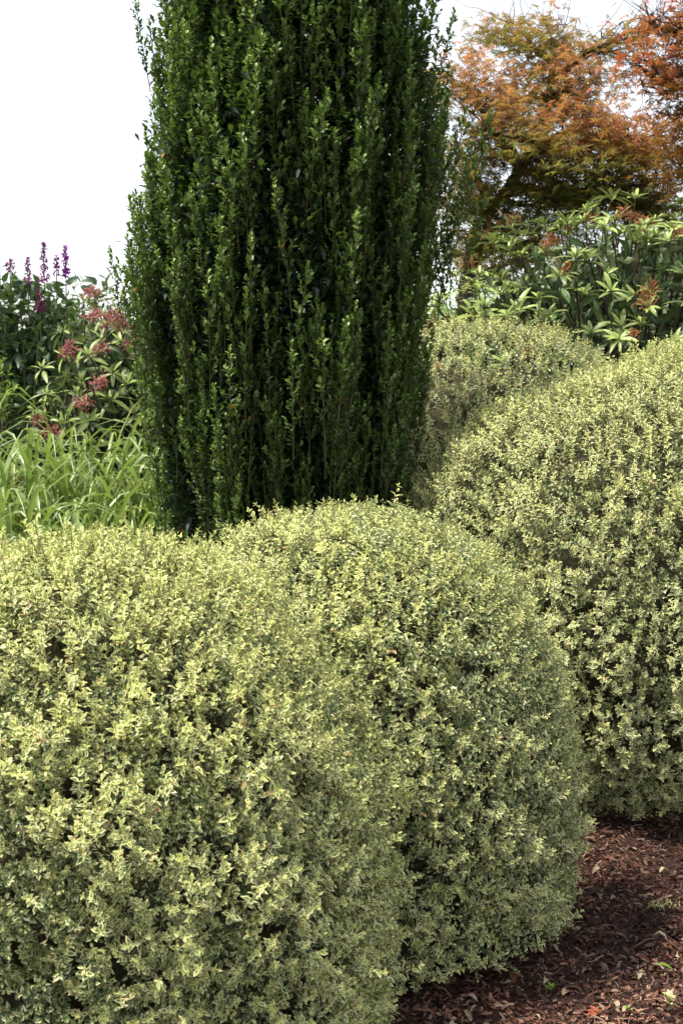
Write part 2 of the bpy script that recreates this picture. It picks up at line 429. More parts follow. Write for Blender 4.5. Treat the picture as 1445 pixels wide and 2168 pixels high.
def box_shrub(label, c, r, e, n, seed, yel=0.0, amp=1.0):
    base = np.array([c[0], c[1], float(ground_h(c[0], c[1]))])
    root = thing('box_shrub', label, 'box shrub', base, 'variegated box shrubs clipped into domes')
    # visible side dense, far side sparse
    p, g = sample_dome(c, r, e, int(n * 2.0), lambda q: ground_h(q[:, 0], q[:, 1]) + .03)
    v = norm(CAMP - p); fc = (v * g).sum(1); px, py, dep = project(p)
    inside = (px > -160) & (px < 1600) & (py > -50) & (py < 2330)
    prob = np.where(fc > -.22, 1.0, .16) * np.where(inside, 1.0, .35)
    keep = rng.uniform(size=len(p)) < prob; p, g = p[keep][:n], g[keep][:n]
    m = len(p)
    # clipped dome with soft humps, hollows between the clumps of shoots
    bump = .040 * amp * lump(p, 5.5, seed) + .020 * amp * lump(p, 14, seed + 3) + .012 * lump(p, 34, seed + 5)
    hollow = np.clip(-lump(p, 24, seed + 9) - .15, 0, 1) * (1 - .85 * np.clip(g[:, 2], 0, 1)) * .8
    depth = rng.uniform(0, 1, m) ** 1.6 * .055 + hollow * (.6 if seed == 3 else 1) * .09
    long_ = rng.uniform(size=m) > .975
    off = bump - depth + np.where(long_, .045, 0)
    p = p + g * off[:, None] - g * .05
    up = np.array([0, 0, 1.])
    d = norm(g * .75 + up * .62 + rng.normal(0, .30, (m, 3)))
    Rm = frames(d); sc = rng.uniform(.66, 1.12, m)
    which = rng.integers(0, len(SPRIGS), m)
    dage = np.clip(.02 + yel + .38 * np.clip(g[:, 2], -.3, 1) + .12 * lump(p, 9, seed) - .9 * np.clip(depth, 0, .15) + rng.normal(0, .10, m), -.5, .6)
    idx = pick300(p, g)
    rest = np.ones(m, bool); rest[idx] = False
    fc = (norm(CAMP - p) * g).sum(1); px, py, dep = project(p)
    near = (fc > -.12) & (px > -60) & (px < 1510) & (py < 2230)
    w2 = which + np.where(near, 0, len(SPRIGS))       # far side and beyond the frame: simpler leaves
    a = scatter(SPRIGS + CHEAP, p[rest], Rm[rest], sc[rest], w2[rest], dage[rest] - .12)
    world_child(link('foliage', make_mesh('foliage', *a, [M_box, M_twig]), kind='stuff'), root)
    for i in idx: place('leafy_shoot', SPRIG_ME[which[i]], root, p[i], Rm[i], sc[i])
    # branches, then inner leaves and a dark core
    t = T()
    k = 5
    for j in range(34):
        q, gg = sample_dome(c, np.array(r) * .86, e, 1, lambda q: ground_h(q[:, 0], q[:, 1]) + .1)
        b0 = base + np.array([rng.normal(0, .05), rng.normal(0, .05), -.02])
        pts = bez(b0, q[0], 8, .08, .015); v_, f_ = tube(pts, np.linspace(.016, .003, 8), 5)
        br = T().add(v_, f_).done()
        world_child(link('branch', t_mesh('branch', br, [M_bark])), root)
    # inner leaves: older, sparse, fill the depth of the dome
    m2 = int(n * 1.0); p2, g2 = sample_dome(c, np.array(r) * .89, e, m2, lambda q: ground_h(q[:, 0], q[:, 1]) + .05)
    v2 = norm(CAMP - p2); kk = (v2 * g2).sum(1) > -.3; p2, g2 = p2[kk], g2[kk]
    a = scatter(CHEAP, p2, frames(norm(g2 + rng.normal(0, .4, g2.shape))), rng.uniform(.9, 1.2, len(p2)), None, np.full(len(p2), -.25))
    world_child(link('inner_foliage', make_mesh('inner_foliage', *a, [M_box, M_twig]), kind='stuff'), root)
    # solid core for the inner twigs, interior shade put into its dark colour
    bpy_me = bpy.data.meshes.new('shade_core')
    import bmesh
    bm = bmesh.new(); bmesh.ops.create_icosphere(bm, subdivisions=5, radius=1)
    rr = np.array(r) * .74
    for vv in bm.verts:
        d0 = np.array(vv.co); kx = (np.abs(d0 / rr) ** e).sum() ** (-1 / e); q = d0 * kx + np.array(c)
        q = q + d0 * .03 * float(lump(q[None], 30, seed)[0])
        q[2] = max(q[2], float(ground_h(q[0], q[1])) + .02); vv.co = q
    bm.to_mesh(bpy_me); bm.free(); bpy_me.materials.append(M_inner)
    world_child(link('shade_core', bpy_me, kind='stuff'), root)
    return root

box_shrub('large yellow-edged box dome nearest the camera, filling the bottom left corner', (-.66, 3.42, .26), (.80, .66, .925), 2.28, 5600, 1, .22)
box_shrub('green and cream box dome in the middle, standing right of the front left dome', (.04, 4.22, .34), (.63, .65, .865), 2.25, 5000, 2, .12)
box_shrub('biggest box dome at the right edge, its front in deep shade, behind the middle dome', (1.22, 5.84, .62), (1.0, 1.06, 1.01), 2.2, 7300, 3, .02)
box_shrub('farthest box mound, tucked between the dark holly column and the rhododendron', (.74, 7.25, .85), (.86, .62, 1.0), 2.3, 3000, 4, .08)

# ------------------------------------------------------------ columnar holly
def holly_plumes():
    out = []
    for k in range(9):
        t = T(); L = rng.uniform(.30, .42); bend = rng.normal(0, .05, 2)
        def ax(u): return np.array([bend[0] * L * u * u, bend[1] * L * u * u, L * u])
        def twig(b, d, ln, nl, a0, a1, s0):
            d = d / np.linalg.norm(d); fr = frames(d[None])[0]
            s = T()
            for i in range(nl):
                u = .15 + .85 * i / (nl - 1)
                sz = s0 * rng.uniform(.8, 1.2) * (1 if i < nl - 2 else .7)
                lf = leaf7(sz, sz * .60, rng.uniform(.1, .25), rng.uniform(-.15, .2), ob=.08)
                put_leaf(s, np.array([0, 0, ln * u]), i * 2.4 + rng.normal(0, .3), 1.0 - .5 * u + rng.normal(0, .15), lf,
                         a0 + (a1 - a0) * u + rng.normal(0, .05), rng.uniform())
            s.done(); t.add(s.v @ fr.T + b, s.f, s.rim, s.age, s.rnd, 0)
            v, f = tube([b, b + d * ln], [.0012, .0006], 3); t.add(v, f, 0, 0, 0, 1)
        nt_ = 9
        for i in range(nt_):
            u = .22 + .68 * i / (nt_ - 1); ph = i * 2.4 + rng.normal(0, .4); a_ = rng.uniform(.25, .5)
            d = np.array([math.sin(a_) * math.cos(ph), math.sin(a_) * math.sin(ph), math.cos(a_)])
            twig(ax(u), d, rng.uniform(.045, .085) * (1.15 - .5 * u), 8, -.05 + .35 * u, .25 + .55 * u, .0225)
        twig(ax(.93), np.array([0, 0, 1.]), .06, 10, .5, 1.0, .0215)
        for i in range(18):                              # big old leaves low on the stem
            u = rng.uniform(0, .75); sz = rng.uniform(.024, .033)
            put_leaf(t, ax(u), rng.uniform(0, 6.28), rng.uniform(.8, 1.5), leaf7(sz, sz * .48, .1, .1, .05), -.1, rng.uniform())
        v, f = tube([ax(0), ax(.5), ax(1)], [.0022, .0016, .001], 4); t.add(v, f, 0, 0, 0, 1)
        out.append(t.done())
    return out
PLUMES = holly_plumes()
PLUME_ME = [t_mesh('leafy_shoot', t, [M_holly, M_hstem]) for t in PLUMES]
for me_ in PLUME_ME:
    at = me_.attributes['age'].data; v_ = np.empty(len(at), np.float32); at.foreach_get('value', v_); at.foreach_set('value', v_ + .2)
HZ = np.array([.15, .55, .97, 1.36, 1.94, 2.52, 3.1, 3.35, 3.55])
HR = np.array([.27, .36, .45, .54, .605, .54, .43, .31, .15])
HX = (np.array([600, 596, 590, 595, 610, 642, 612, 610, 610]) - CX) / FPX * 6.1
INNER = []
for k in range(5):
    t = T(); L = .38
    for i in range(46):
        sz = rng.uniform(.032, .046); v = leaf7(sz, sz * .5, .1, .1, .05)[0][[0, 2, 3, 4]]
        put_leaf(t, np.array([rng.normal(0, .03), rng.normal(0, .03), L * rng.uniform()]), rng.uniform(0, 6.28), rng.uniform(.4, 1.5), (v, [(0, 2, 1), (0, 3, 2)], np.ones(4)), 0, rng.uniform())
    INNER.append(t.done())
def build_holly():
    hy = 6.12; b = np.array([-.22, hy, float(ground_h(0, hy))])
    root = thing('columnar_holly', 'tall dark green columnar holly with upright shoots rising out of the top of the frame', 'holly', b)
    def ring(n, shrink):
        z = rng.uniform(.1, 3.48, n * 2); keep = rng.uniform(size=n * 2) < np.interp(z, HZ, HR) / .66; z = z[keep][:n]
        a = rng.uniform(0, 2 * math.pi, len(z))
        front = np.sin(a) < .25                          # towards the camera is -y
        keep = front | (rng.uniform(size=len(z)) < .45); z, a = z[keep], a[keep]
        rad = np.interp(z, HZ, HR) * shrink
        # vertical flutes: stems gather into columns
        fl = np.sin(a * 9 + .8 * np.sin(z * 1.3)) * .5 + np.sin(a * 17 + 2 + .6 * np.sin(z * 2.1)) * .5
        rad = rad + .065 * fl + rng.normal(0, .018, len(z)) + .03 * np.sin(z * 3.1 + a * 2)
        g = np.stack([np.cos(a), np.sin(a), 0 * a], 1)
        p = np.stack([np.interp(z, HZ, HX) + rad * np.cos(a), hy + rad * np.sin(a), z], 1)
        d = np.stack([g[:, 0] * .10 + rng.normal(0, .05, len(z)), g[:, 1] * .10 + rng.normal(0, .05, len(z)), np.ones(len(z))], 1)
        return p, g, d, fl
    p, g, d, fl = ring(1420, .93)
    m = len(p); Rm = frames(d); sc = rng.uniform(.65, 1.3, m); which = rng.integers(0, 9, m)
    p[:, 2] -= .25                                      # anchor is the foot of the shoot
    # a few stray shoots that break the outline
    idx = pick300(p, g, 300, .1)
    # 300 that show largest: spread over the whole face
    rest = np.ones(m, bool); rest[idx] = False
    fc = (norm(CAMP - p) * g).sum(1); px, py, dep = project(p)
    w2 = which + np.where((fc > -.55) & (py > -60), 0, 9)
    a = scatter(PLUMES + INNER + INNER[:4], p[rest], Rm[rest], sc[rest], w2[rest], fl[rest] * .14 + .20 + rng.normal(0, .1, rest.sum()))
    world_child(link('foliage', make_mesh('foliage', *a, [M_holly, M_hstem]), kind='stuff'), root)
    for i in idx: place('leafy_shoot', PLUME_ME[which[i]], root, p[i], Rm[i], sc[i])
    for (px, py, dd, s) in ((262, 640, 6.1, .85), (288, 690, 6.05, 1.0), (300, 650, 6.1, .8), (985, 400, 6.0, 1.1), (962, 480, 5.95, 1.1),
                            (940, 420, 5.9, 1.2), (318, 130, 6.1, .9), (925, 130, 6.0, .9), (975, 560, 6.0, 1.0), (900, 60, 6.0, 1.0)):
        q = P(px, py, dd); q[2] -= .12
        k = int(rng.integers(0, 9)); sgn = -1 if px < 600 else 1
        dv = np.array([[.18 * sgn, 0, 1.]]); place('leafy_shoot', PLUME_ME[k], root, q, frames(dv)[0], s)
    # inner dark old foliage
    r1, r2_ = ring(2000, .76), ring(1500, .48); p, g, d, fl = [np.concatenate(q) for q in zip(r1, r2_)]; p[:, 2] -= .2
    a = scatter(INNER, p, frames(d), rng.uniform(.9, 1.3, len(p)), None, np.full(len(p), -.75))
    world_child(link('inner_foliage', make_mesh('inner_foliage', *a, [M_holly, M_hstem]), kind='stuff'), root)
    for j in range(26):
        a_ = rng.uniform(0, 6.28); r0 = rng.uniform(.03, .2); r1 = rng.uniform(.2, .5); zt = rng.uniform(2.0, 3.3)
        q = np.array([np.interp(zt, HZ, HX) + r1 * math.cos(a_), hy + r1 * math.sin(a_), zt])
        pts = bez([b[0] + r0 * math.cos(a_), hy + r0 * math.sin(a_), b[2] - .02], q, 10, .03, .006)
        v, f = tube(pts, np.linspace(.018, .004, 10), 6)
        world_child(link('stem', t_mesh('stem', T().add(v, f).done(), [M_bark])), root)
build_holly()

# ------------------------------------------------------------ maples
def maple_leaves():
    out = []
    for k in range(8):
        t = T(); L = rng.uniform(.060, .085); n = 7; r = rng.uniform()
        for i in range(n):
            a = (i / (n - 1) - .5) * rng.uniform(3.4, 4.0); ln = L * (1 - .55 * abs(i / (n - 1) - .5) * 2) * rng.uniform(.85, 1.1)
            dv = np.array([math.sin(a), math.cos(a)]); sd = np.array([dv[1], -dv[0]]); wd = ln * .085
            dr = rng.uniform(.15, .5)
            v = [(0, 0, 0), (*(dv * ln * .5 + sd * wd), -dr * ln * .2), (*(dv * ln), -dr * ln), (*(dv * ln * .5 - sd * wd), -dr * ln * .2)]
            t.add(v, [(0, 1, 2), (0, 2, 3)], [0, 1, 1, 1], rng.normal(0, .04), r)
        out.append(t.done())
    return out
ML = maple_leaves()
def maple(label, trunk_pts, trunk_r, blobs, mat, nper, cat='maple tree'):
    b = np.array(trunk_pts[0]); b[2] = float(ground_h(b[0], b[1]))
    root = thing('maple_tree', label, cat, b)
    tp = np.array(trunk_pts); tt = np.linspace(0, 1, len(tp)); ti = np.linspace(0, 1, 20)
    tp = np.stack([np.interp(ti, tt, tp[:, k]) for k in range(3)], 1); tp[1:-1] = (tp[:-2] + 2 * tp[1:-1] + tp[2:]) / 4
    tp[0, 2] = b[2] - .05
    v, f = tube(tp, np.linspace(trunk_r, trunk_r * .25, 20), 9)
    world_child(link('trunk', t_mesh('trunk', T().add(v, f).done(), [M_bark])), root)
    pos, drn, ages = [], [], []
    tw = T()
    for (c, r, ag, dens) in blobs:
        c = np.array(c); r = np.array(r)
        below = tp[tp[:, 2] < c[2] + .2]; s = below[np.argmin(np.linalg.norm(below - c, axis=1) + .5 * np.abs(below[:, 2] - (c[2] - .6)))]
        e0 = c - np.array([0, 0, r[2] * .3])
        pts = bez(s, e0, 10, .10, .02, .06); v, f = tube(pts, np.linspace(.036, .011, 10), 6)
        world_child(link('limb', t_mesh('limb', T().add(v, f).done(), [M_bark])), root)
        for j in range(10):
            q = c + norm(rng.normal(size=3)) * r * rng.uniform(.6, 1.0)
            st = pts[int(rng.integers(4, 10))]; bp = bez(st, q, 7, .12, .03, -.03)
            v, f = tube(bp, np.linspace(.008, .0025, 7), 4); tw.add(v, f)
            for _ in range(3):
                q2 = q + rng.normal(0, .13, 3); v, f = tube(bez(bp[4], q2, 5, .1, .03), np.linspace(.004, .0015, 5), 3); tw.add(v, f)
        n = int(nper * dens)
        # flat sprays, one above the other
        nsp = max(6, int(n / 26)); sc_ = norm(rng.normal(size=(nsp, 3))) * rng.uniform(.25, 1, (nsp, 1)) ** .5 * r + c
        pk = rng.integers(0, nsp, n)
        off = rng.normal(size=(n, 3)) * np.array([.12, .12, .055]); off[:, 2] -= (off[:, 0] ** 2 + off[:, 1] ** 2) * 1.2
        q = sc_[pk] + off; pos.append(q)
        h = (q[:, 2] - c[2]) / r[2]
        ages.append(np.clip(ag - .16 + .32 * h + .22 * lump(q, 5, 2) + rng.normal(0, .14, n), -.1, 1.1))
        dd = np.stack([rng.normal(0, .6, n), rng.normal(0, .6, n), np.ones(n)], 1); drn.append(dd)
    world_child(link('twigs', t_mesh('twigs', tw.done(), [M_bark]), kind='stuff'), root)
    pos, drn, ages = np.concatenate(pos), np.concatenate(drn), np.concatenate(ages)
    m = len(pos); which = rng.integers(0, len(ML), m); Rm = frames(drn); sc = rng.uniform(.75, 1.25, m)
    px, py, dep = project(pos); inn = (px > 0) & (px < 1445) & (py > 0) & (py < 560)
    cand = np.nonzero(inn)[0]; cand = cand[np.argsort(dep[cand] + rng.uniform(0, .3, len(cand)) - .5 * sc[cand])][:300]
    rest = np.ones(m, bool); rest[cand] = False
    a = scatter(ML, pos[rest], Rm[rest], sc[rest], which[rest], ages[rest])
    world_child(link('crown', make_mesh('crown', *a, [mat]), kind='stuff'), root)
    # individually picked leaves: one mesh per template and shade
    cache = {}
    for i in cand:
        sh = int(round(float(np.clip(ages[i], 0, 1)) * 4)); key = (int(which[i]), sh)
        if key not in cache:
            t = ML[key[0]]; cache[key] = make_mesh('leaf', t.v, t.f, t.rim, t.age + sh / 4, (t.rnd + rng.uniform()) % 1, t.mat, [mat])
        place('leaf', cache[key], root, pos[i], Rm[i], sc[i])

D = 11.4; k_ = D / FPX
def B(px, py, d, rx, ry, rz_depth, ag, dens=1.0): return (P(px, py, d), (rx * d / FPX, rz_depth, ry * d / FPX), ag, dens)
maple('broad maple with feathery leaves turning from olive green to orange behind the rhododendron',
      [P(985, 780, 11.6), P(985, 600, 11.6), P(1010, 480, 11.6), P(1090, 380, 11.5), P(1160, 250, 11.5), P(1170, 90, 11.5)], .075,
      [B(985, 175, 11.3, 85, 55, .45, .80, 1.1), B(1040, 245, 11.2, 95, 60, .5, .50, 1.2), B(1165, 75, 11.5, 75, 50, .40, .50, 1.0),
       B(1065, 65, 11.7, 65, 50, .35, .25, .55), B(1215, 170, 11.2, 80, 60, .45, .55, 1.1), B(1130, 190, 11.6, 70, 60, .45, .55, .8),
       B(1240, 250, 11.0, 80, 50, .45, .70, 1.2), B(1110, 320, 11.1, 110, 60, .5, .30, 1.4), B(985, 330, 11.3, 60, 80, .4, .30, 1.0),
       B(1230, 345, 11.0, 110, 55, .5, .35, 1.4), B(1370, 290, 10.9, 85, 55, .45, .75, 1.2), B(1360, 375, 11.0, 90, 55, .45, .25, 1.2),
       B(1120, 420, 11.3, 130, 50, .5, .05, 1.5), B(1260, 440, 11.4, 130, 55, .5, .02, 1.5), B(1000, 430, 11.4, 60, 50, .4, .25, .8),
       B(1010, 500, 11.2, 60, 30, .35, .35, .6), B(1110, 500, 11.7, 110, 40, .45, -.05, 1.2), B(1400, 440, 11.3, 80, 50, .4, .10, 1.0),
       B(1300, 100, 11.4, 60, 35, .3, .35, .25), B(1330, 60, 11.3, 70, 30, .3, .6, .15), B(1060, 550, 12.2, 110, 40, .4, -.1, .9)],
      M_maple, 530)
maple('second maple reaching in from the right edge, its leaves redder than the broad maple',
      [P(1650, 800, 10.2), P(1640, 500, 10.2), P(1600, 200, 10.1), P(1560, 20, 10.1)], .07,
      [B(1440, 60, 10.0, 60, 70, .4, .85, .9), B(1430, 150, 10.0, 55, 35, .35, .8, .55), B(1375, 45, 10.1, 40, 30, .25, .8, .12),
       B(1470, 240, 10.0, 45, 60, .35, .45, .7), B(1550, 120, 10.2, 90, 120, .5, .6, 1.2), B(1355, 135, 10.1, 40, 22, .2, .8, .10),
       B(1470, 360, 10.1, 40, 40, .3, .2, .5), B(1600, -60, 10.2, 120, 70, .5, .8, 1.0)],
      M_maple_red, 470, 'maple tree')

# ------------------------------------------------------------ rhododendrons
def rhodo_leaf(L, W, droop):
    def path(t): return (L * (t * math.cos(droop * t * .6)), -L * t * math.sin(droop * t * .8))
    return blade([.08, .25, .5, .75, .92], [W * .22, W * .75, W, W * .78, W * .38], path, .16)
def leaf_obj_mesh(name, lf, age, rnd, mat):
    v, f, rim = lf; n = len(v)
    return make_mesh(name, v, f, rim, np.full(n, age), np.full(n, rnd), np.zeros(len(f)), [mat])
RL = {}
for ai in range(5):
    for s in range(3):
        L = [.135, .155, .110][s]
        RL[(ai, s)] = leaf_obj_mesh('leaf', rhodo_leaf(L, L * rng.uniform(.22, .27), [.35, .6, .15][s]), [.0, .22, .45, .70, .95][ai], rng.uniform(), M_rhodo)
def leaf_frame(d, up):
    y = norm(d[None])[0]; x = np.cross(y, up); x = x / max(np.linalg.norm(x), 1e-6); z = np.cross(x, y)
    return np.stack([x, y, z], 1)
def whorl(root, p, d, size, age, droopy, n=10, name='leaf_whorl'):
    """a part (twig with bud) with each of its leaves as a sub-part"""
    fr = frames(d[None])[0]
    t = T(); v, f = tube([(0, 0, -.16), (0, .005, -.07), (0, 0, 0)], [.0045, .004, .0035], 5); t.add(v, f)
    v, f = tube([(0, 0, 0), (0, 0, .008), (0, 0, .018)], [.0035, .0055, .0008], 5); t.add(v, f)
    me = t_mesh('leaf_whorl', t.done(), [M_stem])
    w_ = place(name, me, root, p, fr, size)
    for i in range(n):
        inner = i >= n - 4
        ph = i * 2.4 + rng.normal(0, .15); ang = rng.uniform(.35, .7) if inner else rng.uniform(.65, 1.35) + droopy * rng.uniform(.3, 1.0)
        dl = np.array([math.sin(ang) * math.cos(ph), math.sin(ang) * math.sin(ph), math.cos(ang)])
        upl = np.array([-math.cos(ang) * math.cos(ph), -math.cos(ang) * math.sin(ph), math.sin(ang)])
        a = int(np.clip(round((age + (.30 if inner else 0) + rng.normal(0, .12)) * 4), 0, 4))
        o = bpy.data.objects.new('leaf', RL[(a, int(rng.integers(0, 3)))]); C.objects.link(o); o.parent = w_
        M = Matrix(leaf_frame(dl, upl).tolist()).to_4x4()
        o.matrix_local = Matrix.Translation(Vector((dl[0] * .004, dl[1] * .004, rng.uniform(-.015, .008)))) @ M @ Matrix.Scale((.62 if inner else 1) * rng.uniform(.7, 1.12), 4)
    return w_
def flower_cluster_t(n, L, mat_age):
    t = T()
    for i in range(n):
        d = norm(np.array([[rng.normal(), rng.normal(), rng.normal() * .6 + .5]]))[0]
        ln = L * rng.uniform(.5, 1.1); tip = d * ln + np.array([0, 0, -ln * .35]); v, f = tube(bez([0, 0, 0], tip, 4, .18, .04), [.0014, .0012, .0012, .0022], 3)
        t.add(v, f, 0, mat_age + rng.normal(0, .55), rng.uniform())
        if i % 2 == 0:                                  # shrivelled petal
            lf = leaf7(.026, .009, .5, .7); fr = frames(rng.normal(size=(1, 3)))[0]
            t.add(lf[0] @ fr.T + tip * rng.uniform(.6, 1), lf[1], lf[2], mat_age + rng.normal(0, .55), rng.uniform())
    return t.done()
SPENT = [t_mesh('spent_flower_cluster', flower_cluster_t(34, .065, .5), [M_spent]) for _ in range(4)]
PINK = [t_mesh('flower_cluster', flower_cluster_t(44, .06, .40), [M_pink]) for _ in range(4)]

def spread(p, g, dmin):
    sel = []
    for i in range(len(p)):
        if all(np.sum((p[i] - p[j]) ** 2) > dmin ** 2 for j in sel): sel.append(i)
    return np.array(sel)
def rhodo_fill(root, c, r, n, zmin, age=-.1):
    lf = rhodo_leaf(.14, .042, .6); t = T().add(lf[0], lf[1], lf[2], age, 0).done()
    p, g = sample_dome(c, r, 2, n, zmin); p = p - g * rng.uniform(.05, .4, (n, 1))
    a = scatter([t], p, frames(norm(g * .3 + rng.normal(0, 1, (n, 3)))), rng.uniform(.7, 1.1, n), None, rng.uniform(0, .25, n))
    world_child(link('foliage', make_mesh('foliage', *a, [M_rhodo]), kind='stuff'), root)
def rhodo(label, c, r, dmin, droopy, flowers, nflow, age, ok_fn, nfill, wn=10, size=1.0, extra=()):
    base = np.array([c[0], c[1], float(ground_h(c[0], c[1]))]); root = thing('rhododendron_bush', label, 'rhododendron', base)
    zmin = lambda q: ground_h(q[:, 0], q[:, 1]) + .25
    p, g = sample_dome(c, r, 2.0, 1500, zmin)
    v = norm(CAMP - p); kp = ((v * g).sum(1) > -.25) & ok_fn(p); p, g = p[kp], g[kp]
    s = spread(p, g, dmin); p, g = p[s], g[s]
    p = p + g * rng.uniform(-.16, .06, (len(p), 1))
    up = np.array([0, 0, 1.])
    allp = list(zip(p, g)) + [(np.array(q), np.array([0, -.2, 1.])) for q in extra]
    for q, gg in allp:
        whorl(root, q, norm((gg * .55 + up * .9 + rng.normal(0, .27, 3))[None])[0], size * rng.uniform(.85, 1.12), age + rng.normal(0, .14) + .10 * gg[2], droopy, int(wn + rng.integers(-2, 3)))
        st = base + np.array([rng.normal(0, .1), rng.normal(0, .1), .05]); e = q - np.array([0, 0, .12])
        v_, f_ = tube(bez(st, e, 8, .07, .012, -.04), np.linspace(.016, .005, 8), 5)
        world_child(link('branch', t_mesh('branch', T().add(v_, f_).done(), [M_bark])), root)
    fi = rng.permutation(len(p))[:nflow]
    for i in fi:
        q = p[i] + np.array([rng.normal(0, .05), -.07 + rng.normal(0, .03), .02]) + g[i] * .03
        place('spent_flower_cluster' if flowers is SPENT else 'flower_cluster', flowers[int(rng.integers(0, 4))], root, q, frames(g[i][None])[0], rng.uniform(.75, 1.25))
    rhodo_fill(root, c, np.array(r) * .93, nfill, zmin)
    return root
rhodo('big rhododendron at the right with whorls of long leaves and brown withered flower heads', (1.72, 8.7, 1.28), (1.50, 1.0, 1.24), .095, .05,
      SPENT, 44, .58, lambda p: (project(p)[0] < 1580), 4200, 12, .86)
r2 = rhodo('small rhododendron at the left with drooping leaves and pink and orange fading flowers', (-1.24, 8.5, 1.18), (.52, .45, .80), .12, .8,
      PINK, 8, .45, lambda p: (project(p)[0] > -50), 700, 9, .92, extra=[P(110, 855, 8.2), P(140, 800, 8.3), P(215, 720, 8.3), P(255, 660, 8.4)])
for (px, py) in ((205, 668), (238, 672), (220, 735), (210, 812), (178, 850), (105, 915), (280, 730), (262, 690)):
    place('flower_cluster', PINK[int(rng.integers(0, 4))], r2, P(px, py, 8.05), frames(np.array([[0, -.5, 1.]]))[0], rng.uniform(.9, 1.4))

# ------------------------------------------------------------ tall perennial with purple spikes
def ovate(L, W, droop):
    def path(t): return (L * t * math.cos(droop * t * .7), -L * t * math.sin(droop * t * .9))
    return blade([.08, .22, .42, .65, .85], [W * .15, W * .8, W, W * .62, W * .22], path, .12)
OV = [leaf_obj_mesh('leaf', ovate(.12 * s, .058 * s, dr), ag, rng.uniform(), M_perennial) for s in (.8, 1, 1.15) for dr in (.5, 1.1) for ag in (0, .35, .8)]
def spike_mesh(h, w, age, n):
    t = T(); v, f = tube([(0, 0, -.25), (0, 0, 0), (0, 0, h)], [.004, .003, .001], 4); t.add(v, f, 0, -.3, .5, 1)
    for i in range(n):
        u = rng.uniform() ; ph = rng.uniform(0, 6.28); rad = w * (1 - u * .75) * rng.uniform(.3, 1)
        lf = leaf7(rng.uniform(.014, .024), .012, .3, .3); fr = frames(rng.normal(size=(1, 3)))[0]
        t.add(lf[0] @ fr.T + np.array([rad * math.cos(ph), rad * math.sin(ph), h * u]), lf[1], lf[2], age + rng.normal(0, .2), rng.uniform())
    return t_mesh('flower_spike', t.done(), [M_purple, M_stem])
def perennial():
    b = P(40, 1100, 9.2); b[2] = float(ground_h(b[0], b[1]))
    root = thing('flowering_perennial', 'tall dark leafy perennial with purple and rusty flower spikes at the left edge', 'flowering plant', b)
    tops = [(-55, 640), (-30, 590), (0, 570), (22, 600), (45, 620), (62, 640), (92, 650), (105, 620), (125, 700), (142, 650), (160, 680), (178, 635),
            (10, 680), (80, 700), (50, 730), (150, 760), (-20, 720)]
    n = 0
    for (px, py) in tops:
        d = rng.uniform(8.95, 9.5); tp = P(px, py, d); bb = b + np.array([(tp[0] - b[0]) * .55, tp[1] - b[1], 0]); bb[2] = ground_h(bb[0], bb[1])
        pts = bez(bb, tp, 12, .02, .004); v, f = tube(pts, np.linspace(.008, .003, 12), 5)
        st = world_child(link('stem', t_mesh('stem', T().add(v, f).done(), [M_stem])), root)
        for k in range(9):
            u = .28 + .72 * k / 8; q = np.array([np.interp(u, np.linspace(0, 1, 12), pts[:, a]) for a in range(3)])
            for s in (0, 1):
                ph = k * math.pi / 2 + s * math.pi + rng.normal(0, .4); ang = 1.75 - .75 * u + rng.normal(0, .2)
                dl = np.array([math.sin(ang) * math.cos(ph), math.sin(ang) * math.sin(ph), math.cos(ang)]); upl = np.array([-math.cos(ang) * math.cos(ph), -math.cos(ang) * math.sin(ph), math.sin(ang)])
                yng = 2 if (u > .93 and rng.uniform() < .6) else int(rng.integers(0, 2))
                me = OV[int(rng.integers(0, 6)) * 3 + yng]
                if n < 300: place('leaf', me, root, q + dl * .012, leaf_frame(dl, upl), (1.15 - .35 * u) * rng.uniform(.85, 1.15)); n += 1
    # inner mass of leaves
    lf = ovate(.115, .055, .8); t = T().add(lf[0], lf[1], lf[2], 0, 0).done(); m = 1700
    q = P(40, 745, 9.3) + rng.normal(size=(m, 3)) * np.array([.20, .12, .27]); q[:, 2] = np.clip(q[:, 2], .7, 2.12)
    a = scatter([t], q, frames(np.stack([rng.normal(0, .7, m), rng.normal(0, .7, m), rng.normal(0, .5, m) + .5], 1)), rng.uniform(.5, .9, m), None, rng.uniform(-.1, .8, m))
    world_child(link('foliage', make_mesh('foliage', *a, [M_perennial]), kind='stuff'), root)
    for (px, y0, y1, wpx, age, nn) in ((140, 588, 520, 8, .95, 150), (94, 600, 515, 14, .45, 170), (60, 600, 548, 10, .35, 90), (120, 585, 542, 7, .4, 60), (22, 575, 550, 12, .4, 50), (86, 660, 610, 13, .05, 110)):
        q = P(px, y0, 9.05); h = (y0 - y1) * 9.05 / FPX
        me = spike_mesh(h, wpx * 9.05 / FPX, age, nn); place('flower_spike', me, root, q, np.eye(3), 1)
perennial()

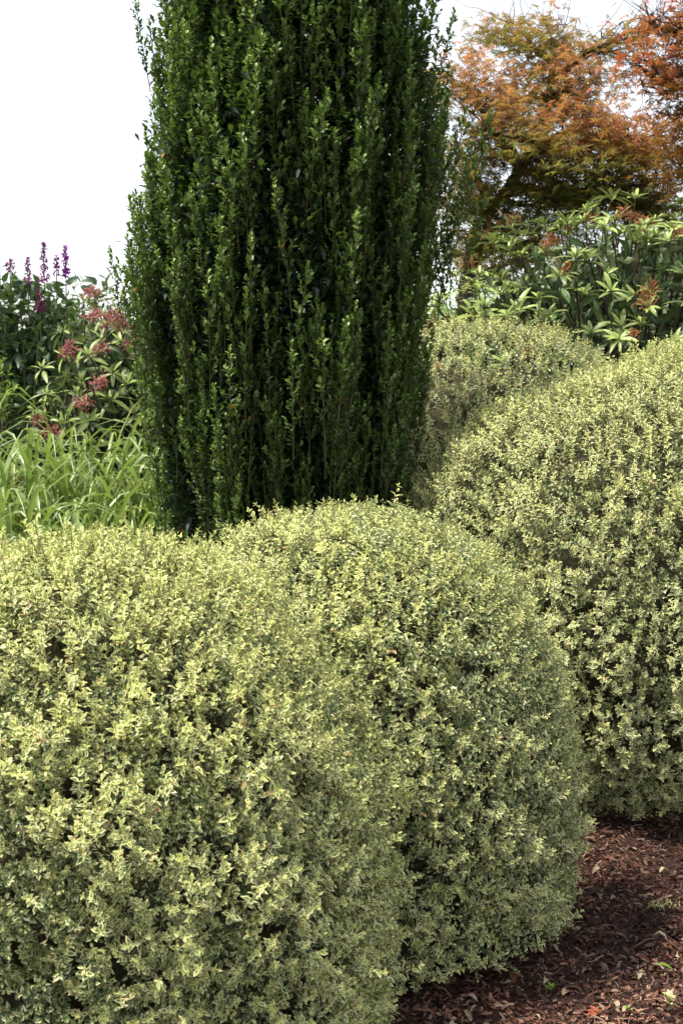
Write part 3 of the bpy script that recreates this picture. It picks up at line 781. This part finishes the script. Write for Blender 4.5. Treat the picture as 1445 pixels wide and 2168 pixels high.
# ------------------------------------------------------------ daylilies
def strap(L, W, rise, reach, twist):
    def path(t): return (reach * t ** 1.35, rise * (1.75 * t - 1.05 * t * t) * (1 if t < .7 else 1 - (t - .7) ** 2 * 1.3))
    return blade([.05, .18, .32, .46, .6, .72, .84, .94], [W * .8, W, W, W * .98, W * .9, W * .75, W * .5, W * .22], path, .22, twist)
ST = []
for k in range(16):
    rise = rng.uniform(.75, 1.30); reach = rng.uniform(.30, .85); v, f, rim = strap(1, rng.uniform(.015, .026), rise, reach, rng.normal(0, .5))
    n = len(v); u = v[:, 2] / v[:, 2].max()
    ST.append((make_mesh('strap_leaf', v, f, rim, .05 + .95 * rng.uniform() + 0 * u, np.full(n, rng.uniform()), np.zeros(len(f)), [M_lily]), reach))
for k in range(2):                                  # dry straw coloured leaves
    v, f, rim = strap(1, .012, rng.uniform(.5, .8), rng.uniform(.6, .9), 1.2); n = len(v)
    DRY = DRY + [make_mesh('strap_leaf', v, f, rim, np.full(n, .5), np.full(n, .4), np.zeros(len(f)), [M_straw])] if k else [make_mesh('strap_leaf', v, f, rim, np.full(n, .1), np.full(n, .7), np.zeros(len(f)), [M_straw])]
def daylily(label, px, py_base, d, n, sc):
    b = P(px, 1100, d); b[2] = float(ground_h(b[0], b[1])); root = thing('daylily_clump', label, 'daylily', b, 'daylily clumps behind the front box dome')
    for i in range(n):
        a = rng.uniform(0, 6.28); q = b + np.array([rng.normal(0, .10), rng.normal(0, .09), 0])
        tl = rng.normal(0, .14); ca, sa = math.cos(a), math.sin(a)
        Rz = np.array([[ca, -sa, 0], [sa, ca, 0], [0, 0, 1.]]); ct, s_ = math.cos(tl), math.sin(tl); Rx = np.array([[1, 0, 0], [0, ct, -s_], [0, s_, ct]])
        place('strap_leaf', DRY[i % 2] if rng.uniform() < .09 else ST[int(rng.integers(0, 16))][0], root, q, Rz @ Rx, sc * rng.uniform(.6, 1.12))
    return root
cl = [('leftmost daylily clump right behind the front box dome, cut by the left edge', -10, 6.15, 85), ('daylily clump behind the front box dome, second from the left edge', 85, 6.2, 85),
      ('daylily clump behind the front box dome, third from the left edge', 180, 6.25, 85), ('front daylily clump touching the foot of the holly column', 270, 6.45, 80),
      ('daylily clump in the second row at the left edge', 20, 7.0, 80), ('daylily clump in the second row, below the purple flowered perennial', 120, 7.1, 80),
      ('daylily clump in the second row, below the small rhododendron', 225, 7.2, 80), ('rear daylily clump beside the holly column', 315, 7.3, 75),
      ('farthest daylily clump at the left edge, in front of the dark perennial', -60, 7.7, 60), ('farthest daylily clump in the middle, under the pink flowers', 170, 7.8, 60)]
roots = [daylily(l, px, 0, d, int(n * 1.9), .95) for (l, px, d, n) in cl]
def scape(root, px, py, d):
    tp = P(px, py, d); b = Vector(root.location); t = T()
    v, f = tube(bez([b[0] + (tp[0] - b[0]) * .6, tp[1], b[2]], tp, 8, .02, .003), np.linspace(.005, .003, 8), 5); t.add(v, f)
    for k in range(5):
        q = tp + rng.normal(0, .010, 3); v, f = tube([q, q + np.array([rng.normal(0, .008), 0, .016]), q + np.array([rng.normal(0, .012), 0, .04])], [.002, .006, .001], 5); t.add(v, f, 1, .9, .3)
    world_child(link('flower_scape', t_mesh('flower_scape', t.done(), [M_lily])), root)
scape(roots[6], 190, 945, 7.2); scape(roots[2], 250, 1035, 6.3); scape(roots[3], 276, 1038, 6.4); scape(roots[2], 214, 1085, 6.3)

# ------------------------------------------------------------ other planting behind
def loose_shrub(name, label, cat, c, r, n, mat, L, W, up=.5, stems=12, age=.4, zm=.1):
    base = np.array([c[0], c[1], float(ground_h(c[0], c[1]))]); root = thing(name, label, cat, base)
    ts = []
    for k in range(5):
        t = T(); h = rng.uniform(.14, .22)
        v, f = tube([(0, 0, 0), (0, 0, h)], [.002, .001], 3); t.add(v, f, 0, -.2, 0, 1)
        for i in range(11):
            u = .1 + .9 * i / 10; put_leaf(t, np.array([0, 0, h * u]), i * 2.4, 1.2 - .6 * u + rng.normal(0, .15), leaf7(L * rng.uniform(.8, 1.1), W, .12, .25), age * (.3 + .9 * u), rng.uniform())
        ts.append(t.done())
    p, g = sample_dome(c, r, 2, n, lambda q: ground_h(q[:, 0], q[:, 1]) + zm)
    p = p - g * (rng.uniform(0, 1, (n, 1)) ** 1.3 * min(r) * .6) + g * (.12 * min(r) * lump(p, 5, 4))[:, None]
    a = scatter(ts, p, frames(norm(g * .5 + np.array([0, 0, up]) + rng.normal(0, .35, (n, 3)))), rng.uniform(.8, 1.2, n), None, rng.normal(0, .12, n))
    world_child(link('foliage', make_mesh('foliage', *a, [mat, M_twig]), kind='stuff'), root)
    for j in range(stems):
        q, _ = sample_dome(c, np.array(r) * .85, 2, 1, lambda q: ground_h(q[:, 0], q[:, 1]) + zm)
        v, f = tube(bez(base + np.array([rng.normal(0, .05), rng.normal(0, .05), -.02]), q[0], 7, .06, .012), np.linspace(.014, .004, 7), 5)
        world_child(link('stem', t_mesh('stem', T().add(v, f).done(), [M_bark])), root)
    return root
loose_shrub('olive_shrub', 'loose olive green shrub seen between the purple flowered perennial and the small rhododendron', 'shrub', (-1.95, 11.0, 1.0), (.75, .6, 1.10), 800, M_olive, .06, .022)
loose_shrub('leafy_plant', 'fresh light green plant with narrow leaves at the left edge below the dark perennial', 'plant', P(-12, 870, 8.1), (.07, .07, .18), 34, M_lightgreen, .04, .011, 1.4, 5, .9)
loose_shrub('green_shrub', 'bright green shrub glimpsed between the holly and the maple trunk', 'shrub', (1.15, 13.5, 1.2), (.9, .7, 1.15), 500, M_lightgreen, .07, .03, .3, 8, .5)
loose_shrub('far_hedge', 'long dull green hedge closing the garden far behind the plants', 'hedge', (-1, 19, .6), (12, 1.0, 1.35), 1300, M_olive, .26, .13, .3, 10, .4)

loose_shrub('evergreen_hedge', 'dark evergreen hedge behind the maple trunk and the big rhododendron', 'hedge', (4.2, 13.6, .8), (3.9, .8, 1.95), 1700, M_perennial, .19, .08, .3, 14, .3)

# ------------------------------------------------------------ small things on the mulch
def ground_pt(px, py):
    c, s = math.cos(PITCH), math.sin(PITCH); u, v = (px - CX) / FPX, (CY - py) / FPX
    dy, dz = c + v * s, v * c - s; t = -CAMH / dz; p = np.array([[u * t, dy * t, 0]]); p[0, 2] = gz(p)[0]; return p[0]
M_pale = leaf_material('dead_leaf_pale', (.30, .22, .14), (.42, .36, .25), rough=.7, spec=.2, trans=.2, var=.3)
M_orange = leaf_material('dead_leaf_orange', (.28, .075, .04), (.34, .10, .05), rough=.7, spec=.2, trans=.2, var=.2)
dead = []
for k in range(5):
    lf = blade([.15, .4, .65, .88], [.010, .016, .014, .006], lambda t, k=k: (.034 * t, .012 * math.sin(t * (2 + .4 * k))), .35)
    dead.append(leaf_obj_mesh('fallen_leaf', lf, .2 * k, rng.uniform(), M_pale))
pts = [(1190, 2100), (1245, 2020), (1010, 2110), (1125, 2145), (1380, 1980), (1300, 1905), (1440, 1885), (1410, 2140), (1350, 2065), (960, 2150), (1090, 1995), (1230, 1960),
       (1330, 1830), (1395, 1860), (1270, 1845), (1180, 2010), (1060, 2060), (1290, 2125), (1150, 2070), (1420, 2090)]
for k, (px, py) in enumerate(pts):
    q = ground_pt(px, py); o = bpy.data.objects.new('fallen_leaf', dead[k % 5]); C.objects.link(o)
    o.location = (q[0], q[1], q[2] + .010); o.rotation_euler = (rng.normal(0, .3), rng.normal(0, .4), rng.uniform(0, 6.28)); s = rng.uniform(.7, 1.3); o.scale = (s, s, s)
    o['label'] = 'small pale curled dead leaf lying on the dark bark mulch'; o['category'] = 'fallen leaf'; o['group'] = 'pale fallen leaves on the mulch'
gl = leaf_obj_mesh('green_leaf', blade([.12, .35, .6, .85], [.014, .026, .024, .012], lambda t: (.05 * t, .006 * math.sin(3 * t)), .12), .7, .3, M_lightgreen)
o = link('green_leaf', gl); q = ground_pt(1424, 2046); o.location = (q[0], q[1], q[2] + .018); o.rotation_euler = (.2, .1, 1.4)
o['label'] = 'fresh green oval leaf lying on the mulch near the right edge'; o['category'] = 'leaf'
# crumpled orange leaf
t = T()
for i in range(7):
    a = (i / 6 - .5) * 3.6; ln = .034 * (1 - .4 * abs(i / 6 - .5) * 2); v, f, rim = leaf7(ln, .013, .3, .2); ca, sa = math.cos(a), math.sin(a)
    t.add(v @ np.array([[ca, sa, 0], [-sa, ca, 0], [0, 0, 1]]) + np.array([0, 0, .003 * rng.uniform(-1, 1)]), f, rim, .3, rng.uniform() * .2)
om = t_mesh('orange_leaf', t.done(), [M_orange])
o = link('orange_leaf', om); q = ground_pt(1262, 2142); o.location = (q[0], q[1], q[2] + .016); o.rotation_euler = (.3, .1, .5)
o['label'] = 'crumpled orange-red lobed leaf on the mulch at the bottom edge'; o['category'] = 'leaf'
# seedlings
def seedling(label, px, py, n, L, mat, ht=.03, flat=.9):
    q = ground_pt(px, py); root = thing('seedling', label, 'seedling', q)
    t = T(); v, f = tube([(0, 0, -.01), (0, 0, ht)], [.0015, .001], 4); t.add(v, f)
    place('stem', t_mesh('stem', t.done(), [M_stem]), root, q, np.eye(3), 1)
    me = leaf_obj_mesh('leaf', leaf7(L, L * .42, .15, .25), .75, .4, mat)
    for i in range(n):
        a = i * 2.4; ang = flat + rng.normal(0, .2)
        dl = np.array([math.sin(ang) * math.cos(a), math.sin(ang) * math.sin(a), math.cos(ang)]); ul = np.array([-math.cos(ang) * math.cos(a), -math.cos(ang) * math.sin(a), math.sin(ang)])
        place('leaf', me, root, q + np.array([0, 0, ht * (.5 + .5 * i / n)]), leaf_frame(dl, ul), rng.uniform(.7, 1.1))
seedling('small green seedling growing in the mulch in front of the middle box dome', 1165, 2092, 8, .024, M_lightgreen)
seedling('tiny green seedling in the mulch near the bottom edge', 1328, 2140, 5, .016, M_lightgreen, .015)
seedling('yellow-edged box seedling in the bottom right corner', 1415, 2138, 11, .020, M_box, .05)
def twig_thing(label, px, py, az, n):
    q = ground_pt(px, py) + np.array([0, 0, .02]); root = thing('box_twig', label, 'twig', q)
    for k in range(n):
        d = np.array([[math.cos(az) , math.sin(az), .25]]) + rng.normal(0, .15, (1, 3)); place('leafy_shoot', SPRIG_ME[k % 9], root, q + np.array([math.cos(az), math.sin(az), .1]) * .05 * k, frames(d)[0], .9)
twig_thing('short yellow-green box twig lying on the mulch at the right edge', 1445, 1932, math.pi, 2)
twig_thing('clipped box twig with cream-edged leaves by the foot of the middle dome', 1120, 1995, .3, 2)

o = link('fallen_leaf', leaf_obj_mesh('fallen_leaf', rhodo_leaf(.13, .034, .3), .5, .3, M_rhodo)); q = P(1412, 1308, 5.02)
o.location = q; o.rotation_euler = (0, .1, -1.5)
o['label'] = 'long pale green leaf caught on the shaded face of the right box dome'; o['category'] = 'leaf'
